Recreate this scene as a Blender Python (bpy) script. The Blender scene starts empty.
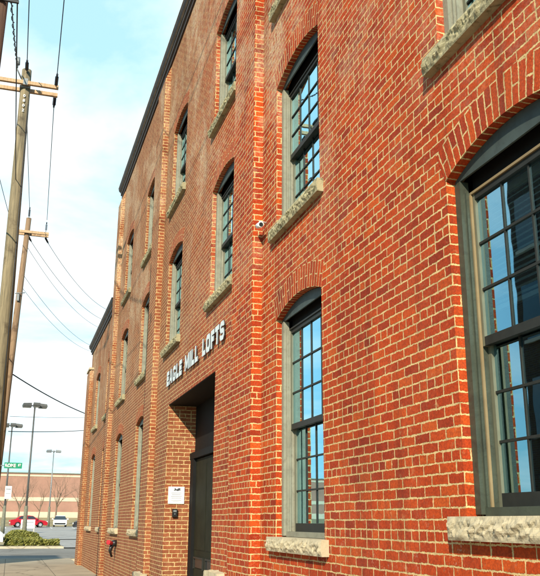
import bpy, bmesh, math, random
from mathutils import Vector, Matrix, noise
random.seed(7)
C = bpy.context.scene
COL = C.collection
PI = math.pi

# ------------------------------------------------------------------ helpers
class MB:
    """collects faces with a UV in metres per corner"""
    def __init__(s):
        s.v = []; s.f = []; s.uv = []; s.m = []; s.sm = []
    def face(s, pts, uv=None, mi=0, smooth=False):
        pts = [Vector(p) for p in pts]
        n = Vector((0, 0, 0))
        for i in range(len(pts)):
            a, b = pts[i], pts[(i + 1) % len(pts)]
            n += Vector(((a.y - b.y) * (a.z + b.z), (a.z - b.z) * (a.x + b.x), (a.x - b.x) * (a.y + b.y)))
        if uv is None:
            ax, ay, az = abs(n.x), abs(n.y), abs(n.z)
            if az >= ax and az >= ay: uv = [(p.x, p.y) for p in pts]
            elif ax >= ay: uv = [(p.y, p.z) for p in pts]
            else: uv = [(p.x + .06, p.z) for p in pts]
        i0 = len(s.v)
        s.v += pts; s.f.append(list(range(i0, i0 + len(pts)))); s.uv.append(uv); s.m.append(mi); s.sm.append(smooth)
    def box(s, x0, x1, y0, y1, z0, z1, mi=0, skip=''):
        a, b, c, d = (x0, y0), (x1, y0), (x1, y1), (x0, y1)
        P = lambda q, z: (q[0], q[1], z)
        if 'f' not in skip: s.face([P(a, z0), P(b, z0), P(b, z1), P(a, z1)], mi=mi)      # -y
        if 'b' not in skip: s.face([P(c, z0), P(d, z0), P(d, z1), P(c, z1)], mi=mi)      # +y
        if 'l' not in skip: s.face([P(d, z0), P(a, z0), P(a, z1), P(d, z1)], mi=mi)      # -x
        if 'r' not in skip: s.face([P(b, z0), P(c, z0), P(c, z1), P(b, z1)], mi=mi)      # +x
        if 't' not in skip: s.face([P(a, z1), P(b, z1), P(c, z1), P(d, z1)], mi=mi)
        if 'd' not in skip: s.face([P(d, z0), P(c, z0), P(b, z0), P(a, z0)], mi=mi)
    def tube(s, pts, rads, n=8, mi=0, caps=True):
        pts = [Vector(p) for p in pts]
        if not isinstance(rads, (list, tuple)): rads = [rads] * len(pts)
        rings = []
        L = 0
        for i, p in enumerate(pts):
            t = (pts[min(i + 1, len(pts) - 1)] - pts[max(i - 1, 0)]).normalized()
            up = Vector((0, 0, 1)) if abs(t.z) < .9 else Vector((1, 0, 0))
            u = t.cross(up).normalized(); w = u.cross(t)
            if i: L += (p - pts[i - 1]).length
            rings.append(([p + (u * math.cos(2 * PI * k / n) + w * math.sin(2 * PI * k / n)) * rads[i] for k in range(n)], L))
        for (r0, l0), (r1, l1) in zip(rings, rings[1:]):
            for k in range(n):
                k2 = (k + 1) % n
                s.face([r0[k], r1[k], r1[k2], r0[k2]],
                       uv=[(k / n, l0), (k / n, l1), ((k + 1) / n, l1), ((k + 1) / n, l0)], mi=mi, smooth=True)
        if caps:
            s.face(rings[0][0], mi=mi); s.face(rings[-1][0][::-1], mi=mi)
    def build(s, name, mats, parent=None, rel=True, weld=True):
        me = bpy.data.meshes.new(name)
        me.from_pydata([tuple(v) for v in s.v], [], s.f)
        ul = me.uv_layers.new(name='UVMap')
        k = 0
        for f in s.uv:
            for q in f:
                ul.data[k].uv = q; k += 1
        me.polygons.foreach_set('material_index', s.m)
        me.polygons.foreach_set('use_smooth', s.sm)
        if not isinstance(mats, (list, tuple)): mats = [mats]
        for m in mats: me.materials.append(m)
        if weld:
            bm = bmesh.new(); bm.from_mesh(me)
            bmesh.ops.remove_doubles(bm, verts=bm.verts, dist=1e-5)
            bm.to_mesh(me); bm.free()
        me.update()
        return link(name, me, parent, rel)

def link(name, me, parent=None, rel=True):
    o = bpy.data.objects.new(name, me)
    COL.objects.link(o)
    if parent is not None:
        o.parent = parent
        if rel:
            # vertices are in world coordinates: undo the offset of the (unrotated) parents
            p, off = parent, Vector((0, 0, 0))
            while p is not None: off += p.location; p = p.parent
            o.location = -off
    return o

def tag(o, label, cat, group=None):
    o['label'] = label; o['category'] = cat
    if group: o['group'] = group
    return o
def thing(name, label, cat, loc=(0, 0, 0), rz=0, group=None):
    o = bpy.data.objects.new(name, None); COL.objects.link(o)
    o.location = loc; o.rotation_euler = (0, 0, rz); o.empty_display_size = .2
    return tag(o, label, cat, group)
def struct(name, mb, mat):
    o = mb.build(name, mat); o['kind'] = 'structure'; return o

# ------------------------------------------------------------------ materials
def newmat(name):
    m = bpy.data.materials.new(name); m.use_nodes = True
    nt = m.node_tree
    return m, nt, nt.nodes['Principled BSDF']
def N(nt, t, **kw):
    n = nt.nodes.new(t)
    for k, v in kw.items():
        if k in n.inputs.keys(): n.inputs[k].default_value = v
        else: setattr(n, k, v)
    return n
def ramp(nt, stops, interp='LINEAR'):
    n = nt.nodes.new('ShaderNodeValToRGB'); e = n.color_ramp.elements; n.color_ramp.interpolation = interp
    while len(e) < len(stops): e.new(.5)
    for q, (p, c) in zip(e, stops):
        q.position = p; q.color = (*c, 1) if len(c) == 3 else c
    return n
def mixc(nt, a, b, fac, mode='MIX'):
    n = nt.nodes.new('ShaderNodeMix'); n.data_type = 'RGBA'; n.blend_type = mode
    for sock, val in ((n.inputs['Factor'], fac), (n.inputs['A'], a), (n.inputs['B'], b)):
        if isinstance(val, bpy.types.NodeSocket): nt.links.new(val, sock)
        elif isinstance(val, (int, float)): sock.default_value = val
        else: sock.default_value = (*val, 1)
    return n.outputs['Result']
def math_(nt, op, a, b=None, c=None, clamp=False):
    n = nt.nodes.new('ShaderNodeMath'); n.operation = op; n.use_clamp = clamp
    for i, v in enumerate((a, b, c)):
        if v is None: continue
        if isinstance(v, bpy.types.NodeSocket): nt.links.new(v, n.inputs[i])
        else: n.inputs[i].default_value = v
    return n.outputs[0]
def noise_(nt, vec, scale, detail=3, rough=.55, dist=0):
    n = N(nt, 'ShaderNodeTexNoise', Scale=scale, Detail=detail, Roughness=rough, Distortion=dist)
    if vec is not None: nt.links.new(vec, n.inputs['Vector'])
    return n

def plain(name, col, rough=.7, metal=0, var=.18, scale=9, bump=.0, spec=.5, dark=None, darkamt=.5):
    """painted / cast surface with soft mottling and a little grain"""
    m, nt, b = newmat(name)
    tc = N(nt, 'ShaderNodeTexCoord')
    n1 = noise_(nt, tc.outputs['Object'], scale, 5, .6)
    r = ramp(nt, [(.3, tuple(c * (1 - var) for c in col)), (.7, tuple(min(1, c * (1 + var)) for c in col))])
    nt.links.new(n1.outputs['Fac'], r.inputs['Fac'])
    out = r.outputs['Color']
    if dark is not None:
        n2 = noise_(nt, tc.outputs['Object'], scale * 2.3, 6, .7, .4)
        r2 = ramp(nt, [(.52, (0, 0, 0)), (.66, (darkamt,) * 3)])
        nt.links.new(n2.outputs['Fac'], r2.inputs['Fac'])
        out = mixc(nt, out, dark, r2.outputs['Color'])
    nt.links.new(out, b.inputs['Base Color'])
    b.inputs['Roughness'].default_value = rough; b.inputs['Metallic'].default_value = metal
    b.inputs['Specular IOR Level'].default_value = spec
    if bump:
        n3 = noise_(nt, tc.outputs['Object'], scale * 6, 4, .7)
        bp = N(nt, 'ShaderNodeBump', Strength=bump, Distance=.01)
        nt.links.new(n3.outputs['Fac'], bp.inputs['Height']); nt.links.new(bp.outputs['Normal'], b.inputs['Normal'])
    return m

def brick(name, rot=False, tone=(1, 1, 1), pale=1.0, course=.0735, length=.225, header=True, mortar=(.60, .425, .195), msize=.0074, shift=.0677):
    m, nt, b = newmat(name)
    tc = N(nt, 'ShaderNodeTexCoord')
    uv = tc.outputs['UV']; obj = tc.outputs['Object']
    # wobble of the joints
    nz = noise_(nt, obj, 9, 3, .6)
    sub = N(nt, 'ShaderNodeVectorMath', operation='SUBTRACT'); sub.inputs[1].default_value = (.5, .5, .5)
    nt.links.new(nz.outputs['Color'], sub.inputs[0])
    sc = N(nt, 'ShaderNodeVectorMath', operation='SCALE'); sc.inputs['Scale'].default_value = .019
    nt.links.new(sub.outputs[0], sc.inputs[0])
    nzb = noise_(nt, obj, 55, 2, .6)
    subb = N(nt, 'ShaderNodeVectorMath', operation='SUBTRACT'); subb.inputs[1].default_value = (.5, .5, .5)
    nt.links.new(nzb.outputs['Color'], subb.inputs[0])
    scb = N(nt, 'ShaderNodeVectorMath', operation='SCALE'); scb.inputs['Scale'].default_value = .015
    nt.links.new(subb.outputs[0], scb.inputs[0])
    ad0 = N(nt, 'ShaderNodeVectorMath', operation='ADD')
    nt.links.new(sc.outputs[0], ad0.inputs[0]); nt.links.new(scb.outputs[0], ad0.inputs[1])
    ad = N(nt, 'ShaderNodeVectorMath', operation='ADD')
    nt.links.new(uv, ad.inputs[0]); nt.links.new(ad0.outputs[0], ad.inputs[1])
    ad2 = N(nt, 'ShaderNodeVectorMath', operation='ADD'); ad2.inputs[1].default_value = (10 * length, shift, 0)
    nt.links.new(ad.outputs[0], ad2.inputs[0])
    bt = N(nt, 'ShaderNodeTexBrick', offset=.5, offset_frequency=2, squash=.5 if header else 1.0, squash_frequency=7 if header else 1)
    for k, v in (('Scale', 1), ('Mortar Size', msize), ('Mortar Smooth', .25), ('Bias', 0), ('Brick Width', length), ('Row Height', course)):
        bt.inputs[k].default_value = v
    bt.inputs['Color1'].default_value = (0, 0, 0, 1); bt.inputs['Color2'].default_value = (1, 1, 1, 1); bt.inputs['Mortar'].default_value = (.5, .5, .5, 1)
    nt.links.new(ad2.outputs[0], bt.inputs['Vector'])
    mz = noise_(nt, obj, 18, 3, .7)
    mzr = N(nt, 'ShaderNodeMapRange'); mzr.inputs['From Min'].default_value = .3; mzr.inputs['From Max'].default_value = .7
    mzr.inputs['To Min'].default_value = msize * .55; mzr.inputs['To Max'].default_value = msize * 1.35
    nt.links.new(mz.outputs['Fac'], mzr.inputs['Value']); nt.links.new(mzr.outputs[0], bt.inputs['Mortar Size'])
    T = lambda c: tuple(a * t for a, t in zip(c, tone))
    rp = ramp(nt, [(0, T((.27, .027, .006))), (.10, T((.34, .035, .006))), (.45, T((.41, .046, .006))), (.85, T((.47, .060, .0065))), (1, T((.51, .085, .011)))])
    nt.links.new(bt.outputs['Color'], rp.inputs['Fac'])
    # grain inside a brick
    g = noise_(nt, obj, 70, 5, .7)
    gr = ramp(nt, [(.3, (.50, .46, .46)), (.7, (1.25, 1.22, 1.15))])
    nt.links.new(g.outputs['Fac'], gr.inputs['Fac'])
    col = mixc(nt, rp.outputs['Color'], gr.outputs['Color'], 1.0, 'MULTIPLY')
    # broad weathering
    w = noise_(nt, obj, 1.1, 5, .6)
    wr = ramp(nt, [(.3, (.80, .78, .78)), (.65, (1.10, 1.1, 1.05))])
    nt.links.new(w.outputs['Fac'], wr.inputs['Fac'])
    col = mixc(nt, col, wr.outputs['Color'], 1.0, 'MULTIPLY')
    # mortar
    mn = noise_(nt, obj, 26, 4, .7)
    mr = ramp(nt, [(.3, tuple(c * .55 for c in mortar)), (.55, mortar), (.8, tuple(min(.85, c * 1.25) for c in mortar))])
    nt.links.new(mn.outputs['Fac'], mr.inputs['Fac'])
    # mortar smeared over brick faces / lost joints
    sm = noise_(nt, obj, 14, 6, .75, .5)
    smr = ramp(nt, [(.60, (0, 0, 0)), (.72, (.55, .55, .55))])
    nt.links.new(sm.outputs['Fac'], smr.inputs['Fac'])
    col = mixc(nt, col, mr.outputs['Color'], math_(nt, 'MULTIPLY', smr.outputs['Color'], .7 * min(1, pale + .1)))
    # spalled, salt-spotted faces near the foot of the wall
    sl = N(nt, 'ShaderNodeSeparateXYZ'); nt.links.new(obj, sl.inputs[0])
    lo = N(nt, 'ShaderNodeMapRange'); lo.inputs['From Min'].default_value = 1.9; lo.inputs['From Max'].default_value = .9
    lo.inputs['To Min'].default_value = 0; lo.inputs['To Max'].default_value = .75 * pale; nt.links.new(sl.outputs['Z'], lo.inputs['Value'])
    sp_ = noise_(nt, obj, 34, 4, .7); spr = ramp(nt, [(.58, (0, 0, 0)), (.66, (1, 1, 1))]); nt.links.new(sp_.outputs['Fac'], spr.inputs['Fac'])
    sq_ = noise_(nt, obj, 3, 3, .6); sqr = ramp(nt, [(.5, (0, 0, 0)), (.62, (1, 1, 1))]); nt.links.new(sq_.outputs['Fac'], sqr.inputs['Fac'])
    col = mixc(nt, col, (.6, .47, .32), math_(nt, 'MULTIPLY', math_(nt, 'MULTIPLY', spr.outputs['Color'], sqr.outputs['Color']), lo.outputs[0]))
    # rain streaks and soot running down the face
    smp = N(nt, 'ShaderNodeMapping'); smp.inputs['Scale'].default_value = (2.6, 2.6, .22); nt.links.new(obj, smp.inputs[0])
    stn = noise_(nt, smp.outputs[0], 1.3, 6, .65, .2); strp = ramp(nt, [(.32, (.58, .55, .53)), (.48, (1, 1, 1))]); nt.links.new(stn.outputs['Fac'], strp.inputs['Fac'])
    col = mixc(nt, col, strp.outputs['Color'], .75, 'MULTIPLY')
    # the bays past the first pilaster are browner brick
    sy_ = N(nt, 'ShaderNodeSeparateXYZ'); nt.links.new(obj, sy_.inputs[0])
    by = N(nt, 'ShaderNodeMapRange'); by.inputs['From Min'].default_value = 9.5; by.inputs['From Max'].default_value = 15
    by.inputs['To Min'].default_value = 0; by.inputs['To Max'].default_value = .68 * pale; nt.links.new(sy_.outputs['Y'], by.inputs['Value'])
    bn = noise_(nt, obj, 5, 5, .7); bnr = ramp(nt, [(.35, (.11, .045, .02)), (.65, (.27, .13, .06))]); nt.links.new(bn.outputs['Fac'], bnr.inputs['Fac'])
    col = mixc(nt, col, bnr.outputs['Color'], by.outputs[0])
    # salts blooming, more of them high on the wall
    sx = N(nt, 'ShaderNodeSeparateXYZ'); nt.links.new(obj, sx.inputs[0])
    hz = N(nt, 'ShaderNodeMapRange'); hz.inputs['From Min'].default_value = 3.8; hz.inputs['From Max'].default_value = 7.5
    hz.inputs['To Min'].default_value = .05; hz.inputs['To Max'].default_value = 1.15; nt.links.new(sx.outputs['Z'], hz.inputs['Value'])
    en = noise_(nt, obj, .62, 8, .72, .5)
    er = ramp(nt, [(.47, (0, 0, 0)), (.60, (1, 1, 1))]); nt.links.new(en.outputs['Fac'], er.inputs['Fac'])
    en2 = noise_(nt, obj, 22, 5, .7); er2 = ramp(nt, [(.4, (.1,) * 3), (.62, (1, 1, 1))]); nt.links.new(en2.outputs['Fac'], er2.inputs['Fac'])
    ef = math_(nt, 'MULTIPLY', math_(nt, 'MULTIPLY', er.outputs['Color'], er2.outputs['Color']), math_(nt, 'MULTIPLY', hz.outputs[0], .72 * pale))
    col = mixc(nt, col, (.56, .44, .30), ef)
    mcol = mixc(nt, mr.outputs['Color'], strp.outputs['Color'], .6, 'MULTIPLY')
    col = mixc(nt, col, mcol, bt.outputs['Fac'])
    nt.links.new(col, b.inputs['Base Color'])
    b.inputs['Roughness'].default_value = .88; b.inputs['Specular IOR Level'].default_value = .25
    h = math_(nt, 'SUBTRACT', 1.0, bt.outputs['Fac'])
    h2 = math_(nt, 'ADD', math_(nt, 'MULTIPLY', h, .8), math_(nt, 'MULTIPLY', g.outputs['Fac'], .35))
    h3 = math_(nt, 'ADD', h2, math_(nt, 'MULTIPLY', bt.outputs['Color'], .25))
    bp = N(nt, 'ShaderNodeBump', Strength=.75, Distance=.008)
    nt.links.new(h3, bp.inputs['Height']); nt.links.new(bp.outputs['Normal'], b.inputs['Normal'])
    return m

def glass(name, boost=3.2, base=.24):
    m, nt, b = newmat(name)
    nt.nodes.remove(b)
    out = nt.nodes['Material Output']
    tr = N(nt, 'ShaderNodeBsdfTransparent'); tr.inputs[0].default_value = (.62, .72, .70, 1)
    gl = N(nt, 'ShaderNodeBsdfGlossy'); gl.inputs['Roughness'].default_value = .012; gl.inputs['Color'].default_value = (.50, .85, 1, 1)
    tc = N(nt, 'ShaderNodeTexCoord')
    nn = noise_(nt, tc.outputs['Object'], 2.6, 2, .5)
    bp = N(nt, 'ShaderNodeBump', Strength=.02, Distance=.02)
    nt.links.new(nn.outputs['Fac'], bp.inputs['Height']); nt.links.new(bp.outputs['Normal'], gl.inputs['Normal'])
    fr = N(nt, 'ShaderNodeFresnel'); fr.inputs['IOR'].default_value = 1.5
    f = math_(nt, 'MULTIPLY_ADD', fr.outputs[0], boost, base, clamp=True)
    mx = N(nt, 'ShaderNodeMixShader')
    nt.links.new(f, mx.inputs[0]); nt.links.new(tr.outputs[0], mx.inputs[1]); nt.links.new(gl.outputs[0], mx.inputs[2])
    nt.links.new(mx.outputs[0], out.inputs['Surface'])
    return m

def wood_pole(name, c0, c1):
    m, nt, b = newmat(name)
    tc = N(nt, 'ShaderNodeTexCoord')
    mp = N(nt, 'ShaderNodeMapping'); mp.inputs['Scale'].default_value = (14, 14, .7); nt.links.new(tc.outputs['Object'], mp.inputs[0])
    n1 = noise_(nt, mp.outputs[0], 1.6, 6, .65, .3)
    r = ramp(nt, [(.3, c0), (.68, c1)]); nt.links.new(n1.outputs['Fac'], r.inputs['Fac'])
    n2 = noise_(nt, tc.outputs['Object'], 2.5, 4, .6); r2 = ramp(nt, [(.55, (1, 1, 1)), (.72, (.35, .3, .27))]); nt.links.new(n2.outputs['Fac'], r2.inputs['Fac'])
    nt.links.new(mixc(nt, r.outputs['Color'], r2.outputs['Color'], 1, 'MULTIPLY'), b.inputs['Base Color'])
    b.inputs['Roughness'].default_value = .9
    bp = N(nt, 'ShaderNodeBump', Strength=.6, Distance=.02); nt.links.new(n1.outputs['Fac'], bp.inputs['Height']); nt.links.new(bp.outputs['Normal'], b.inputs['Normal'])
    return m

def ground_mat(name, c0, c1, scale=1.2, joint=None, bump=.25, stain=(.4, .38, .36)):
    m, nt, b = newmat(name)
    tc = N(nt, 'ShaderNodeTexCoord'); obj = tc.outputs['Object']
    n1 = noise_(nt, obj, scale, 6, .62); r = ramp(nt, [(.3, c0), (.7, c1)]); nt.links.new(n1.outputs['Fac'], r.inputs['Fac'])
    n2 = noise_(nt, obj, scale * 40, 4, .7); r2 = ramp(nt, [(.3, (.75,) * 3), (.7, (1.15,) * 3)]); nt.links.new(n2.outputs['Fac'], r2.inputs['Fac'])
    col = mixc(nt, r.outputs['Color'], r2.outputs['Color'], 1, 'MULTIPLY')
    n3 = noise_(nt, obj, scale * .35, 5, .6, .8); r3 = ramp(nt, [(.55, (1, 1, 1)), (.7, stain)]); nt.links.new(n3.outputs['Fac'], r3.inputs['Fac'])
    col = mixc(nt, col, r3.outputs['Color'], .7, 'MULTIPLY')
    if joint:
        bt = N(nt, 'ShaderNodeTexBrick', offset=0, squash=1.0)
        for k, v in (('Scale', 1), ('Mortar Size', .012), ('Mortar Smooth', .2), ('Brick Width', joint), ('Row Height', joint)): bt.inputs[k].default_value = v
        nt.links.new(obj, bt.inputs['Vector'])
        col = mixc(nt, col, tuple(c * .4 for c in c0), bt.outputs['Fac'])
    cd = noise_(nt, obj, 1.5, 4, .6); cdm = mixc(nt, obj, cd.outputs['Color'], .35)
    vo = N(nt, 'ShaderNodeTexVoronoi', feature='DISTANCE_TO_EDGE'); vo.inputs['Scale'].default_value = .32; nt.links.new(cdm, vo.inputs['Vector'])
    vr = ramp(nt, [(.0, (.35, .33, .3)), (.012, (1, 1, 1))]); nt.links.new(vo.outputs['Distance'], vr.inputs['Fac'])
    col = mixc(nt, col, vr.outputs['Color'], .7, 'MULTIPLY')
    nt.links.new(col, b.inputs['Base Color']); b.inputs['Roughness'].default_value = .93; b.inputs['Specular IOR Level'].default_value = .2
    bp = N(nt, 'ShaderNodeBump', Strength=bump, Distance=.01); nt.links.new(n2.outputs['Fac'], bp.inputs['Height']); nt.links.new(bp.outputs['Normal'], b.inputs['Normal'])
    return m

def leafmat(name, c0, c1):
    m, nt, b = newmat(name)
    tc = N(nt, 'ShaderNodeTexCoord')
    n1 = noise_(nt, tc.outputs['Object'], 3.0, 4, .7); r = ramp(nt, [(.3, c0), (.7, c1)]); nt.links.new(n1.outputs['Fac'], r.inputs['Fac'])
    nt.links.new(r.outputs['Color'], b.inputs['Base Color']); b.inputs['Roughness'].default_value = .6
    return m

M = {}
M['brick'] = brick('red_brick')
M['arch'] = brick('arch_brick', course=.074, length=.265, header=False, pale=.4, shift=0)
M['pale_brick'] = plain('salmon_brick', (.33, .18, .13), .9, var=.14, scale=.6)
M['sill'] = plain('rock_faced_stone', (.43, .36, .235), .92, var=.10, scale=4, bump=.6, dark=(.24, .19, .10), darkamt=.22)
M['frame'] = plain('grey_green_paint', (.042, .050, .033), .55, var=.2, scale=6, bump=.25, dark=(.02, .02, .014), darkamt=.5)
M['frame_pale'] = plain('faded_grey_paint', (.215, .205, .15), .65, var=.15, scale=6, bump=.25, dark=(.12, .10, .07), darkamt=.5)
M['board'] = plain('dark_teal_board', (.040, .055, .050), .6, var=.2, scale=6, bump=.2, dark=(.02, .022, .02), darkamt=.5)
M['mossy'] = plain('mossy_rock_faced_stone', (.33, .29, .17), .95, var=.2, scale=5, bump=.7, dark=(.085, .08, .032), darkamt=.85)
M['stop'] = plain('tan_window_stop', (.22, .155, .075), .6, var=.15, scale=6)
M['sash'] = plain('dark_bronze_sash', (.022, .023, .020), .5, spec=.18, var=.15, scale=12)
M['stile'] = plain('olive_grey_stile', (.13, .125, .08), .5, var=.12, scale=8)
M['glass'] = glass('window_glass')
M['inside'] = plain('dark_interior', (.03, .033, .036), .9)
M['blind'] = plain('grey_blind', (.72, .78, .74), .7, var=.1)
M['cornice'] = plain('dark_brown_cornice', (.045, .030, .022), .6, var=.3, scale=5, bump=.3)
M['cornice_edge'] = plain('weathered_gutter_edge', (.24, .18, .13), .6, var=.4, scale=5)
M['roof'] = plain('roof_felt', (.06, .06, .06), .95)
M['door'] = plain('dark_olive_paint', (.016, .016, .008), .7, var=.3, scale=4, spec=.15)
M['black'] = plain('black_metal', (.012, .012, .012), .4)
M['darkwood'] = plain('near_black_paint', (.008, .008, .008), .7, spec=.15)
M['white'] = plain('white_paint', (.80, .80, .76), .5, var=.04)
M['whitetrim'] = plain('cream_trim', (.66, .58, .44), .6, var=.15, dark=(.3, .2, .12))
M['letter'] = plain('brushed_silver_letter', (.60, .64, .64), .45, metal=.0, var=.06)
M['letter_side'] = plain('letter_return', (.045, .05, .055), .5)
M['red'] = plain('red_enamel', (.42, .02, .025), .4, var=.15)
M['red_car'] = plain('red_car_paint', (.42, .008, .02), .25, var=.05)
M['white_car'] = plain('white_car_paint', (.82, .83, .86), .3, var=.03)
M['silver_car'] = plain('silver_car_paint', (.62, .62, .62), .3, var=.03)
M['dark_car'] = plain('black_car_paint', (.025, .025, .03), .25, var=.05)
M['tyre'] = plain('tyre_rubber', (.02, .02, .02), .85)
M['rim'] = plain('alloy_rim', (.5, .5, .52), .35, metal=.6)
M['carglass'] = plain('tinted_car_glass', (.03, .04, .05), .08, var=.05)
M['lamp_red'] = plain('red_lens', (.5, .02, .02), .2)
M['lamp_clear'] = plain('clear_lens', (.7, .7, .72), .15)
M['pole_a'] = wood_pole('weathered_pole_wood', (.085, .07, .042), (.27, .215, .125))
M['pole_b'] = wood_pole('brown_pole_wood', (.12, .07, .04), (.31, .20, .11))
M['pole_c'] = wood_pole('dark_pole_wood', (.05, .025, .015), (.13, .07, .04))
M['arm'] = wood_pole('tan_crossarm_wood', (.36, .23, .12), (.58, .40, .24))
M['cable'] = plain('cable_sheath', (.02, .022, .025), .6)
M['insul'] = plain('dark_insulator', (.015, .018, .03), .35)
M['steel'] = plain('grey_steel', (.20, .21, .21), .5, metal=.3)
M['bronze'] = plain('dark_bronze_pole', (.075, .075, .07), .55)
M['pedestal'] = plain('lamp_base_paint', (.15, .145, .10), .8, var=.25)
M['lens'] = plain('lamp_lens', (.5, .52, .5), .3)
M['green'] = plain('sign_green', (.0, .24, .12), .45, var=.06)
M['concrete'] = ground_mat('sidewalk_concrete', (.29, .235, .165), (.41, .34, .24), .7, joint=1.5, stain=(.55, .52, .5))
M['kerb'] = ground_mat('kerb_concrete', (.46, .40, .29), (.58, .5, .37), 1.5)
M['asphalt'] = ground_mat('worn_asphalt', (.17, .16, .14), (.26, .245, .215), .5, stain=(.6, .58, .56))
M['lot'] = ground_mat('parking_lot_asphalt', (.30, .29, .27), (.40, .39, .36), .3, stain=(.8, .8, .8))
M['grass'] = ground_mat('dry_grass', (.26, .21, .11), (.40, .33, .19), .5, stain=(.7, .75, .55))
M['earth'] = ground_mat('ground', (.24, .21, .14), (.34, .30, .2), .2)
M['leaf'] = leafmat('hedge_leaf', (.10, .115, .018), (.27, .25, .05))
M['bark'] = plain('grey_bark', (.17, .12, .08), .9, var=.3, scale=4)
M['cream'] = plain('cream_block', (.56, .46, .33), .8, var=.08, scale=1.2)
M['opp'] = brick('brown_brick', tone=(.22, .9, 2.2), pale=0, mortar=(.12, .11, .1))
M['ink'] = plain('sign_ink', (.05, .05, .06), .7)
M['faintink'] = plain('faded_ink', (.22, .22, .24), .7)

# ------------------------------------------------------------------ the mill
D = 2.75            # street face of the wall
TOP = 11.9; TOP2 = 8.35
SPLIT = 4.6
def rise_pts(ya, yb, zsp, rise, n=18):
    w = yb - ya; R = (w * w / 4 + rise * rise) / (2 * rise); yc = (ya + yb) / 2; zc = zsp + rise - R
    a = math.asin(w / 2 / R)
    return [(yc + R * math.sin(-a + 2 * a * i / n), zc + R * math.cos(-a + 2 * a * i / n)) for i in range(n + 1)], R, yc, zc, a
W_ = 1.46
class Op:
    def __init__(s, yb, zb, zsp, rise=.135, arched=True, ya=None, kind='win'):
        s.ya = ya if ya is not None else yb - W_; s.yb = yb; s.zb = zb; s.zsp = zsp; s.rise = rise; s.arched = arched; s.kind = kind
# far edge of each window column
cols = [4.64, 8.58, 12.05, 16.00, 19.75, 23.75]
cols2 = [27.35, 31.30]
ops_low = [Op(4.64, 1.64, 3.93, .15), Op(8.58, 1.45, 3.84, .13), Op(15.40, 0.0, 3.77, arched=False, ya=11.56, kind='door')] + \
          [Op(c, 1.43, 3.84, .14) for c in (19.75, 23.75)]
ops_up = [Op(c, z0, z1, .135) for c in cols for z0, z1 in ((4.97, 6.84), (8.04, 9.86))]
ops_low2 = [Op(c, 1.43, 3.84, .14) for c in cols2]
ops_up2 = [Op(c, 4.97, 6.84, .135) for c in cols2]

def facade(mb, y0, y1, z0, z1, ops):
    colsd = {}
    for o in ops: colsd.setdefault((o.ya, o.yb), []).append(o)
    keys = sorted(colsd)
    y = y0
    def q(a, b, za, zb_):
        if b - a > 1e-4 and zb_ - za > 1e-4:
            mb.face([(D, b, za), (D, a, za), (D, a, zb_), (D, b, zb_)])
    for (a, b) in keys:
        q(y, a, z0, z1)
        z = z0
        L = sorted(colsd[(a, b)], key=lambda o: o.zb)
        for i, o in enumerate(L):
            q(a, b, z, o.zb)
            znext = L[i + 1].zb if i + 1 < len(L) else z1
            dep = .125 if o.kind == 'win' else .55
            if o.arched:
                P = rise_pts(a, b, o.zsp, o.rise)[0]
                for (ya_, za_), (yb_, zb_) in zip(P, P[1:]):
                    mb.face([(D, yb_, zb_), (D, ya_, za_), (D, ya_, znext), (D, yb_, znext)])
            else:
                mb.face([(D, b, o.zsp), (D, a, o.zsp), (D, a, znext), (D, b, znext)])
                mb.face([(D, a, o.zsp), (D, b, o.zsp), (D + dep, b, o.zsp), (D + dep, a, o.zsp)])
            # jambs
            mb.face([(D, b, o.zb), (D + dep, b, o.zb), (D + dep, b, o.zsp), (D, b, o.zsp)])
            mb.face([(D + dep, a, o.zb), (D, a, o.zb), (D, a, o.zsp), (D + dep, a, o.zsp)])
            z = znext
        y = b
    q(y, y1, z0, z1)

mill = thing('brick_mill_building', 'tall three storey red brick mill with arched windows and dark cornice', 'building', (D, 12, 0))
annex = thing('brick_mill_building', 'lower two storey end block of red brick beyond the tall mill', 'building', (D, 30, 0))
YE = 25.75; YA = 33.9
def lean(mb, zmin, zmax=99):
    for v in mb.v:
        if zmin <= v.z < zmax: v.z += (v.y - 10) * .02
f = MB()
facade(f, -2.5, YE, -.3, SPLIT, ops_low); facade(f, -2.5, YE, SPLIT, TOP, ops_up)
# side walls and back
f.face([(D, YE, TOP2), (D, YE, TOP), (D + 14, YE, TOP), (D + 14, YE, TOP2)])
f.face([(D, -2.5, -.3), (D + 14, -2.5, -.3), (D + 14, -2.5, TOP), (D, -2.5, TOP)])
f.face([(D + 14, -2.5, -.3), (D + 14, YE, -.3), (D + 14, YE, TOP), (D + 14, -2.5, TOP)])
lean(f, TOP - .001); f.build('brick_wall', M['brick'], mill)
r = MB(); r.box(D + .02, D + 13.9, -2.4, YE - .05, TOP + .05, TOP + .25); r.build('roof', M['roof'], mill)
f = MB()
facade(f, YE, YA, -.3, SPLIT, ops_low2); facade(f, YE, YA, SPLIT, TOP2, ops_up2)
f.face([(D + 14, YA, -.3), (D, YA, -.3), (D, YA, TOP2), (D + 14, YA, TOP2)])
f.face([(D + 14, YE, -.3), (D + 14, YA, -.3), (D + 14, YA, TOP2), (D + 14, YE, TOP2)])
f.build('brick_wall', M['brick'], annex)
r = MB(); r.box(D + .02, D + 13.9, YE + .05, YA - .05, TOP2 + .05, TOP2 + .2); r.build('roof', M['roof'], annex)

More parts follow.
